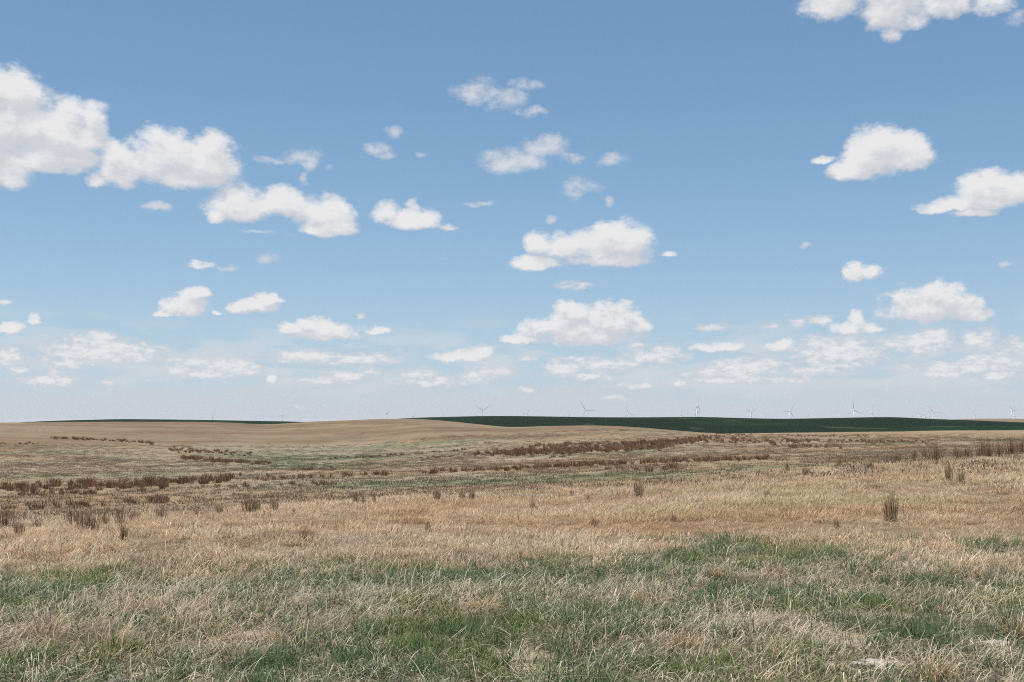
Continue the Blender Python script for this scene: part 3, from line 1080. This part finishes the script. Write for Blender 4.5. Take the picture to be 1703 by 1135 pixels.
# dry meadow up to the near rise
for (d0, d1, dens, coll, nm, lab) in ((11.5, 30, 26, K_DRY, 'dry_grass', 'dense tan and russet dry grass across the near meadow'),
                                      (30, 66, 10, K_DRYFAR, 'dry_meadow_grass', 'tan dry grass on the far side of the near rise')):
    X, Y = seed_points(d0 if d0 > 12 else 9.5, d1, dens)
    e = edge_dist(X, Y)
    gs = spots(X, Y, GREEN_SPOTS)
    x_, D_ = bearing(X, Y)
    rise = np.interp(x_, [0, 400, 800, 1060, 1300, 1700], [30, 34, 38, 41, 47, 58])
    X, Y = keep(np.clip(.04 + e, 0, 1) * (1 - .75 * gs) * (1 - .75 * sstep(0, 14, D_ - rise)), X, Y)
    n = len(X)
    t = lerp(np.broadcast_to(np.array([1.06, 1.02, .95]), (n, 3)), np.array([.98, .88, .75]), sstep(.45, .66, fbm(X, Y, 3, 4, seed=52)))
    t = lerp(t, np.array([.98, 1.02, 1.0]), .7 * sstep(.54, .68, fbm(X, Y, 6, 3, seed=53)))
    t = lerp(t, np.array([.52, .41, .33]), .85 * sstep(.56, .68, fbm(X, Y, 1.1, 3, seed=54)) * .6)
    t = lerp(t, np.array([.82, .90, .70]), .5 * sstep(.58, .7, fbm(X, Y, 5, 3, seed=55)) * sstep(900, 1200, bearing(X, Y)[0]))
    scatter(nm, coll, X, Y, rng.uniform(.55, 1.1, n) * (.7 + .75 * sstep(.4, .68, fbm(X, Y, .9, 3, seed=57))), t * gray(n, .14), lab, 'dry grass')
# rough pasture of the swale
X, Y = seed_points(38, 275, .8)
x_, D_ = bearing(X, Y)
X, Y = keep((1 - .6 * sstep(180, 275, D_)) * (.35 + .65 * sstep(.4, .6, fbm(X, Y, 14, 3, seed=56))), X, Y)
n = len(X)
scatter('pasture_grass', K_FAR, X, Y, rng.uniform(.6, 1.2, n), valley_color(X, Y) * gray(n, .07), 'mixed grey green and tan pasture grass in the swale', 'pasture grass')


# ------------------------------------------------------------------ brown weed clumps
def weed_meshes(nv, stalks, rad, wid, side, leaf):
    out = []
    for k in range(nv):
        V, Fc, A = [], [], []
        for _ in range(stalks):
            rr, a = rad * random.random() ** .7, random.uniform(0, 2 * math.pi)
            az = a + random.gauss(0, .5)
            L = random.uniform(.55, 1.0) * (1.12 - .35 * rr / rad)
            ln = abs(random.gauss(.05, .08)) + .22 * rr / rad
            b = (rr * math.cos(a), rr * math.sin(a), -.03)
            rnd = random.random()
            add_blade(V, Fc, A, b, az, ln, random.gauss(.05, .08), L, random.uniform(*wid), 3, rnd, None, random.uniform(-1.5, 1.5))
            for _s in range(side):
                h = random.uniform(.35, .85) * L
                p = (b[0] + math.sin(ln) * math.cos(az) * h, b[1] + math.sin(ln) * math.sin(az) * h, h * math.cos(ln))
                add_blade(V, Fc, A, p, random.uniform(0, 6.28), random.uniform(.3, .7), -.2, random.uniform(.08, .22), wid[0] * .9, 2, rnd)
        m1 = blade_mesh('weed_stalks', V, Fc, A, M_WEED)
        V, Fc, A = [], [], []
        for _ in range(leaf):
            rr, a = rad * 1.2 * random.random() ** .6, random.uniform(0, 2 * math.pi)
            add_blade(V, Fc, A, (rr * math.cos(a), rr * math.sin(a), -.02), a + random.gauss(0, .6), random.uniform(.2, .7), random.uniform(.4, 1.3), random.uniform(.2, .5), random.uniform(wid[0], wid[1] * 1.4), 3, random.random())
        m2 = blade_mesh('dead_leaves', V, Fc, A, M_WEEDLEAF)
        out.append((m1, m2))
    return out


WN = weed_meshes(6, 95, .26, (.010, .018), 2, 45)
WF = weed_meshes(6, 34, .30, (.035, .06), 0, 1)
# weeds carry no instancer tint: give their materials a plain white one
for m in (M_WEED, M_WEEDLEAF):
    for nd in m.node_tree.nodes:
        if nd.bl_idname == 'ShaderNodeAttribute' and nd.attribute_type == 'INSTANCER':
            info = m.node_tree.nodes.new('ShaderNodeObjectInfo')
            for l in list(nd.outputs['Color'].links):
                m.node_tree.links.new(info.outputs['Color'], l.to_socket)


# photo x, y of the foot, height, width factor, label
CLUMPS = [
    (8, 884, 40, 1.0, 'tall brown weed clump at the left edge on the near rise'),
    (32, 892, 24, 1.0, 'lower brown weed clump right of the tall one at the left edge'),
    (62, 884, 20, .9, 'low rusty weed clump below the gap between left weeds'),
    (120, 880, 32, 1.0, 'leftmost clump of the wide brown weed cluster on the left rise'),
    (138, 884, 30, 1.1, 'middle clump of the wide brown weed cluster on the left rise'),
    (154, 884, 32, .9, 'rightmost clump of the wide brown weed cluster on the left rise'),
    (174, 878, 26, .9, 'grey brown weed clump just right of the wide cluster'),
    (200, 874, 28, .8, 'dark upright weed clump on the rise between wide cluster and bushy clump'),
    (205, 903, 30, .6, 'thin reddish weed standing in the tan grass below the dark upright clump'),
    (222, 868, 18, 1.2, 'low grey brown weed clump left of the bushy clump'),
    (268, 868, 24, 1.0, 'bushy brown weed clump alone on the left rise'),
    (325, 862, 18, .6, 'thin brown weed stalks between the bushy clump and the dark pair'),
    (365, 857, 18, 1.1, 'faint brown weed clump left of the dark pair'),
    (414, 856, 28, 1.1, 'left and wider clump of the dark pair of weeds on the rise'),
    (427, 853, 22, .8, 'small weed clump touching the right side of the wider dark clump'),
    (456, 852, 25, .7, 'right and narrower clump of the dark pair of weeds on the rise'),
    (488, 858, 12, .7, 'tiny brown weed right of the dark pair'),
    (510, 902, 24, 1.3, 'wide rusty weed mound in the tan grass below the dark pair'),
    (592, 839, 18, .9, 'left brown weed of three near the middle left of the rise'),
    (604, 841, 16, .8, 'middle brown weed of three near the middle left of the rise'),
    (622, 840, 19, .5, 'right and thinnest dark weed of three near the middle left of the rise'),
    (727, 834, 17, 1.0, 'brown weed clump left of the twin clump on the middle rise'),
    (768, 832, 17, .9, 'left half of the twin brown weed clump on the middle rise'),
    (785, 832, 17, .9, 'right half of the twin brown weed clump on the middle rise'),
    (712, 884, 15, .9, 'low rusty weed in the tan grass below the middle rise'),
    (886, 852, 20, .6, 'thin pale brown weed in open tan grass left of the lone tall weed'),
    (950, 828, 12, .8, 'small rusty weed left of the lone tall weed'),
    (978, 836, 14, .5, 'thin weed stem left of the lone tall weed'),
    (1062, 830, 30, .7, 'lone tall brown weed in the middle of the tan meadow'),
    (1120, 868, 12, .9, 'low brown mound of weed right below the lone tall weed'),
    (988, 878, 14, 1.4, 'low dark weed mound left below the lone tall weed'),
    (1276, 829, 13, 1.1, 'small round russet weed in the meadow right of the middle'),
    (1481, 868, 44, .75, 'tallest grey brown dead weed standing alone in the right meadow'),
    (1392, 880, 16, .8, 'low thin weed left of the tallest dead weed'),
    (1578, 804, 32, .55, 'narrow leaning dark weed on the right rise'),
    (1597, 804, 22, .8, 'faint tan weed beside the narrow leaning dark weed'),
    (1340, 795, 16, 1.0, 'brown weed clump in grass near the left end of the right rise'),
    (1309, 782, 12, .8, 'small brown weed left of the right rise'),
    (1395, 779, 14, 1.0, 'brown weed clump between left end and middle of the right rise'),
    (1445, 782, 14, 1.4, 'broad faint weed clump on the right rise'),
    (1490, 771, 16, 1.3, 'broad brown clump left of the dense dark clump on the right rise'),
    (1520, 764, 14, 1.0, 'short brown clump just left of the dense dark clump on the right rise'),
    (1538, 762, 14, .9, 'brown clump touching the dense dark clump from the left'),
    (1556, 770, 30, 1.1, 'dense dark weed clump in front on the right rise'),
    (1591, 768, 24, .8, 'dark brown weed clump midway along the right rise'),
    (1608, 766, 22, 1.0, 'lighter weed clump right of the one midway along the right rise'),
    (1634, 764, 32, .9, 'tall dark weed clump left of the pair near the right edge'),
    (1644, 764, 26, .7, 'narrow weed clump touching the tall dark clump near the right edge'),
    (1664, 761, 24, 1.1, 'wide brown weed clump between the tall dark clump and the right edge'),
    (1681, 756, 26, .9, 'upright brown weed clump near the right edge of the rise'),
    (1699, 754, 22, .9, 'brown weed clump cut by the right edge on the rise'),
]
MARK = [0]


def solo_clump(x, y, h, wf, lab):
    gx, gy, gz = ground_at(x, y, 7)
    H = h * gy / F * 1.45
    m1, m2 = WN[MARK[0] % len(WN)]
    MARK[0] += 1
    t = bpy.data.objects.new('weed_clump', None)
    t.location = (gx, gy, gz)
    t.rotation_euler = (0, 0, random.uniform(0, 6.28))
    C.objects.link(t)
    wsc = H * .82 * wf
    for nm, me, sc in (('stalks', m1, (wsc, wsc, H * 1.05)), ('dead_leaves', m2, (wsc, wsc, H * .55))):
        o = bpy.data.objects.new(nm, me)
        o.scale = sc
        o.parent = t
        c = random.uniform(.7, 1.1)
        o.color = (c, c * random.uniform(.92, 1.05), c * random.uniform(.85, 1.1), 1)
        C.objects.link(o)
    tag(t, lab, 'weed', 'brown weeds standing on the near rise and in the meadow')


for c in CLUMPS:
    solo_clump(*c)

# single tussocks that stand out of the foreground grass: photo x, y of the foot, height and width there, colour, droop, label
M_TUSS = blade_mat('tussock_blades', (.30, .22, .14), (.82, .70, .52), .4, .35)
for nd in M_TUSS.node_tree.nodes:
    if nd.bl_idname == 'ShaderNodeAttribute' and nd.attribute_type == 'INSTANCER':
        info = M_TUSS.node_tree.nodes.new('ShaderNodeObjectInfo')
        for l in list(nd.outputs['Color'].links):
            M_TUSS.node_tree.links.new(info.outputs['Color'], l.to_socket)
TUSSOCKS = [
    (1550, 1132, 62, 110, (1.0, .88, .70), 1.7, 70, 'largest curled tan tussock at the bottom right beside the broad pale stone'),
    (1608, 966, 34, 84, (.70, .55, .43), 1.1, 90, 'bushy russet tussock in the straw at the right edge of the foreground'),
    (1292, 958, 24, 60, (.66, .50, .40), 1.2, 70, 'brown tussock just right of the green patch with the thin stone'),
    (1196, 962, 26, 66, (.74, .60, .48), 1.2, 80, 'reddish brown tussock just left of the green patch with the thin stone'),
    (1135, 1078, 34, 96, (.88, .74, .60), 1.3, 80, 'low tan tussock in the middle of the dark green grass, right of centre'),
    (1085, 1002, 34, 90, (1.0, .93, .82), 1.6, 80, 'pale curly straw tussock behind the low tan one right of centre'),
    (806, 1012, 26, 90, (.98, .87, .70), 1.4, 80, 'orange tan tussock at the back edge of the central dark green grass'),
    (752, 936, 18, 60, (.70, .56, .48), 1.1, 70, 'grey brown tussock where the central green strip meets the tan meadow'),
    (660, 915, 20, 70, (.84, .66, .51), .9, 70, 'rusty tussock in the tan meadow above the central green strip'),
    (912, 952, 22, 40, (.28, .36, .22), .8, 60, 'dark green tussock on the boundary between tan meadow and green grass'),
    (185, 1085, 72, 100, (1.08, 1.0, .90), .9, 26, 'sparse tussock of long bleached stalks at the lower left'),
    (75, 1062, 66, 130, (1.02, .93, .84), 1.1, 50, 'pale tangled straw tussock at the far left of the foreground'),
    (478, 1078, 60, 110, (1.06, .96, .82), .9, 34, 'tussock of long straw stalks left of the central dark green grass'),
    (300, 1040, 44, 150, (1.0, .95, .86), 1.2, 80, 'wide pale straw tussock behind the sparse long stalked one'),
    (1690, 1060, 50, 70, (.84, .70, .56), 1.3, 50, 'brown leafy tussock at the right edge near the flat pale stone'),
    (1300, 1100, 40, 80, (1.0, .92, .78), 1.4, 60, 'curly straw tussock left of the broad pale stone'),
]
for x, y, h, w, colr, droop, cnt, lab in TUSSOCKS:
    gx, gy, gz = ground_at(x, y)
    k = gy / F
    V, Fc, A = [], [], []
    for _ in range(cnt):
        rr, a = w * k * .28 * random.random() ** .6, random.uniform(0, 2 * math.pi)
        add_blade(V, Fc, A, (rr * math.cos(a), rr * math.sin(a), -.02), a + random.gauss(.0, .8), abs(random.gauss(.25, .25)), random.gauss(droop, .45), h * k * random.uniform(.7, 1.5), random.uniform(.005, .010), 6, random.random(),
                  (random.uniform(.5, .8), random.uniform(.3, 1.0)) if random.random() < .3 else None, random.uniform(-1, 1))
    o = bpy.data.objects.new('grass_tussock', blade_mesh('grass_tussock', V, Fc, A, M_TUSS))
    o.location = (gx, gy, gz)
    o.color = (*colr, 1)
    C.objects.link(o)
    tag(o, lab, 'grass tussock', 'tussocks standing out of the foreground grass')

# rows and patches of weeds in the swale: path in photo points, how thick, how many, height, label
ROWS = [
    ([(-30, 816), (200, 808), (400, 797)], 7, 150, .75, 'brown weed clump in the long dense row across the left of the swale'),
    ([(200, 838), (292, 835)], 3, 9, .7, 'dark weed clump in the short line below the long dense row'),
    ([(0, 848), (170, 842)], 4, 16, .6, 'small weed clump in the low line behind the near rise'),
    ([(430, 799), (560, 793), (700, 787)], 3, 34, .65, 'weed clump in the thin row along the middle of the swale'),
    ([(700, 787), (900, 778), (1100, 769), (1280, 763)], 3, 40, .6, 'weed clump in the thin row rising to the right across the swale'),
]
REST = [
    ([(700, 787), (900, 778), (1100, 769), (1280, 763)], 2, 170, .6),
    ([(790, 756), (900, 751), (1060, 742), (1160, 734)], 5, 460, .75), ([(850, 757), (950, 753), (1120, 744)], 4, 170, .7), ([(880, 744), (1100, 735), (1200, 729)], 3, 180, .7),
    ([(1150, 733), (1330, 736)], 5, 90, .65), ([(1280, 742), (1400, 744)], 3, 45, .6), ([(1290, 733), (1560, 737)], 3, 90, .55), ([(1180, 727), (1450, 726)], 2, 60, .5), ([(1640, 733), (1740, 733)], 2, 20, .6),
    ([(85, 729), (160, 732), (255, 738)], 2, 110, .7), ([(-20, 737), (80, 738)], 2, 14, .6),
    ([(280, 748), (420, 757)], 4, 90, .65), ([(300, 762), (380, 769), (450, 772)], 3, 130, .65), ([(540, 764), (680, 757), (790, 747)], 2, 70, .5), ([(700, 765), (790, 755)], 3, 16, .6),
    ([(480, 783), (560, 781)], 2, 16, .5), ([(30, 824), (130, 821), (240, 818)], 3, 26, .5), ([(330, 812), (560, 806)], 3, 26, .5), ([(1160, 725), (1250, 723)], 1.5, 30, .5),
    ([(400, 742), (540, 744)], 4, 16, .4), ([(1010, 785), (1130, 778)], 5, 12, .6), ([(910, 762), (960, 758)], 2, 10, .5),
]


def along(path, thick, n, bunch=.5):
    xs, ys = zip(*path)
    x = rng.uniform(xs[0], xs[-1], n * 3)
    p = bunch * sstep(.25, .65, fbm(x, x * 0 + n, 60, 3, seed=61))        # bunch up here and there
    x = x[np.argsort(rng.rand(len(x)) - p)][:n]
    return x, np.interp(x, xs, ys) + rng.normal(0, thick * .5, n)


ORD = 'first second third fourth fifth sixth seventh eighth ninth tenth eleventh twelfth thirteenth fourteenth fifteenth sixteenth'.split()
for path, thick, n, H, lab in ROWS:
    xs_, ys_ = along(path, thick, n, .12 if n > 100 else .45)
    for k, i in enumerate(np.argsort(xs_)):
        x, y = xs_[i], ys_[i]
        gx, gy, gz = ground_at(x, y, 45, 200)
        o = bpy.data.objects.new('weed_clump', WF[random.randrange(6)][0])
        C.objects.link(o)
        o.location = (gx, gy, gz)
        hh = H * random.uniform(.6, 1.15)
        ws = hh * random.uniform(1.0, 1.9)
        o.scale = (ws, ws, hh)
        o.rotation_euler = (0, 0, random.uniform(0, 6.28))
        c = random.uniform(.75, 1.3)
        o.color = (c, c * .95, c * .93, 1)
        own = lab if n > 20 else lab.replace(' in the ', ', ' + ORD[k] + ' from the left in the ', 1)
        tag(o, own, 'weed', lab.replace('weed clump', 'weed clumps'))

col = bpy.data.collections.new('distant_weed')
M_WEEDFAR = blade_mat('distant_weed_stalks', (.20, .12, .07), (.27, .16, .095), .35, .15)
for me, _ in WF:
    m2 = me.copy()
    m2.materials[0] = M_WEEDFAR
    col.objects.link(bpy.data.objects.new('distant_weed', m2))
PX, PY, PS = [], [], []
for path, thick, n, H in REST:
    for x, y in zip(*along(path, thick, n, .25)):
        gx, gy, gz = ground_at(x, y, 60, 330)
        PX.append(gx)
        PY.append(gy)
        PS.append(H * random.uniform(.6, 1.2))
PX, PY, PS = map(np.array, (PX, PY, PS))
scatter('distant_weeds', col, PX, PY, PS * 1.5, np.array([[1, .96, .94]]) * gray(len(PX), .2), 'dark brown weeds in bands over the far slope of the swale', 'weeds', tilt=.05, spin=math.pi, tall=.62)


# ------------------------------------------------------------------ stones in the grass
def stone(x, y, w, d, h, col, lab, seed):
    gx, gy, gz = ground_at(x, y)
    s = gy / F
    import bmesh
    bm = bmesh.new()
    bmesh.ops.create_icosphere(bm, subdivisions=4, radius=1)
    for v in bm.verts:
        p = v.co
        n = fbm(np.array([p.x * 2 + seed]), np.array([p.y * 2 + p.z * 1.7 + seed]), 1.3, 4, .6, seed)[0] - .5
        q = p * (1 + .55 * n)
        q.z = math.copysign(abs(q.z) ** .7, q.z)
        v.co = (q.x * w * s / 2, q.y * d / 2, q.z * h / 2 + h * .12)
    me = bpy.data.meshes.new('stone')
    bm.to_mesh(me)
    bm.free()
    me.polygons.foreach_set('use_smooth', [True] * len(me.polygons))
    m = simple_mat('stone_surface', col, .9, .6, 34)
    nt = m.node_tree
    b = nt.nodes['Principled BSDF']
    nz = nt.nodes.new('ShaderNodeTexNoise')
    nz.inputs['Scale'].default_value = 45
    nz.inputs['Detail'].default_value = 8
    bp = nt.nodes.new('ShaderNodeBump')
    bp.inputs['Strength'].default_value = .6
    bp.inputs['Distance'].default_value = .02
    nt.links.new(nz.outputs['Fac'], bp.inputs['Height'])
    nt.links.new(bp.outputs['Normal'], b.inputs['Normal'])
    me.materials.append(m)
    o = bpy.data.objects.new('stone', me)
    o.location = (gx, gy, gz)
    o.rotation_euler = (0, 0, random.uniform(-.3, .3))
    C.objects.link(o)
    tag(o, lab, 'stone')


stone(1462, 1110, 84, .20, .07, (.38, .34, .29), 'broad flat pale stone at the bottom right, half sunk in green grass', 3)
stone(1652, 1074, 62, .16, .055, (.36, .31, .26), 'flat pale stone near the right edge above the broad flat one', 5)
stone(1454, 995, 26, .12, .10, (.32, .25, .19), 'small tilted buff piece of bark or dry dung farthest back in the right foreground grass', 8)
stone(205, 1141, 54, .16, .085, (.17, .145, .13), 'grey mottled stone cut by the bottom edge at the left', 11)
stone(1225, 938, 20, .15, .05, (.55, .50, .43), 'thin whitish stone in the green patch on the right', 14)
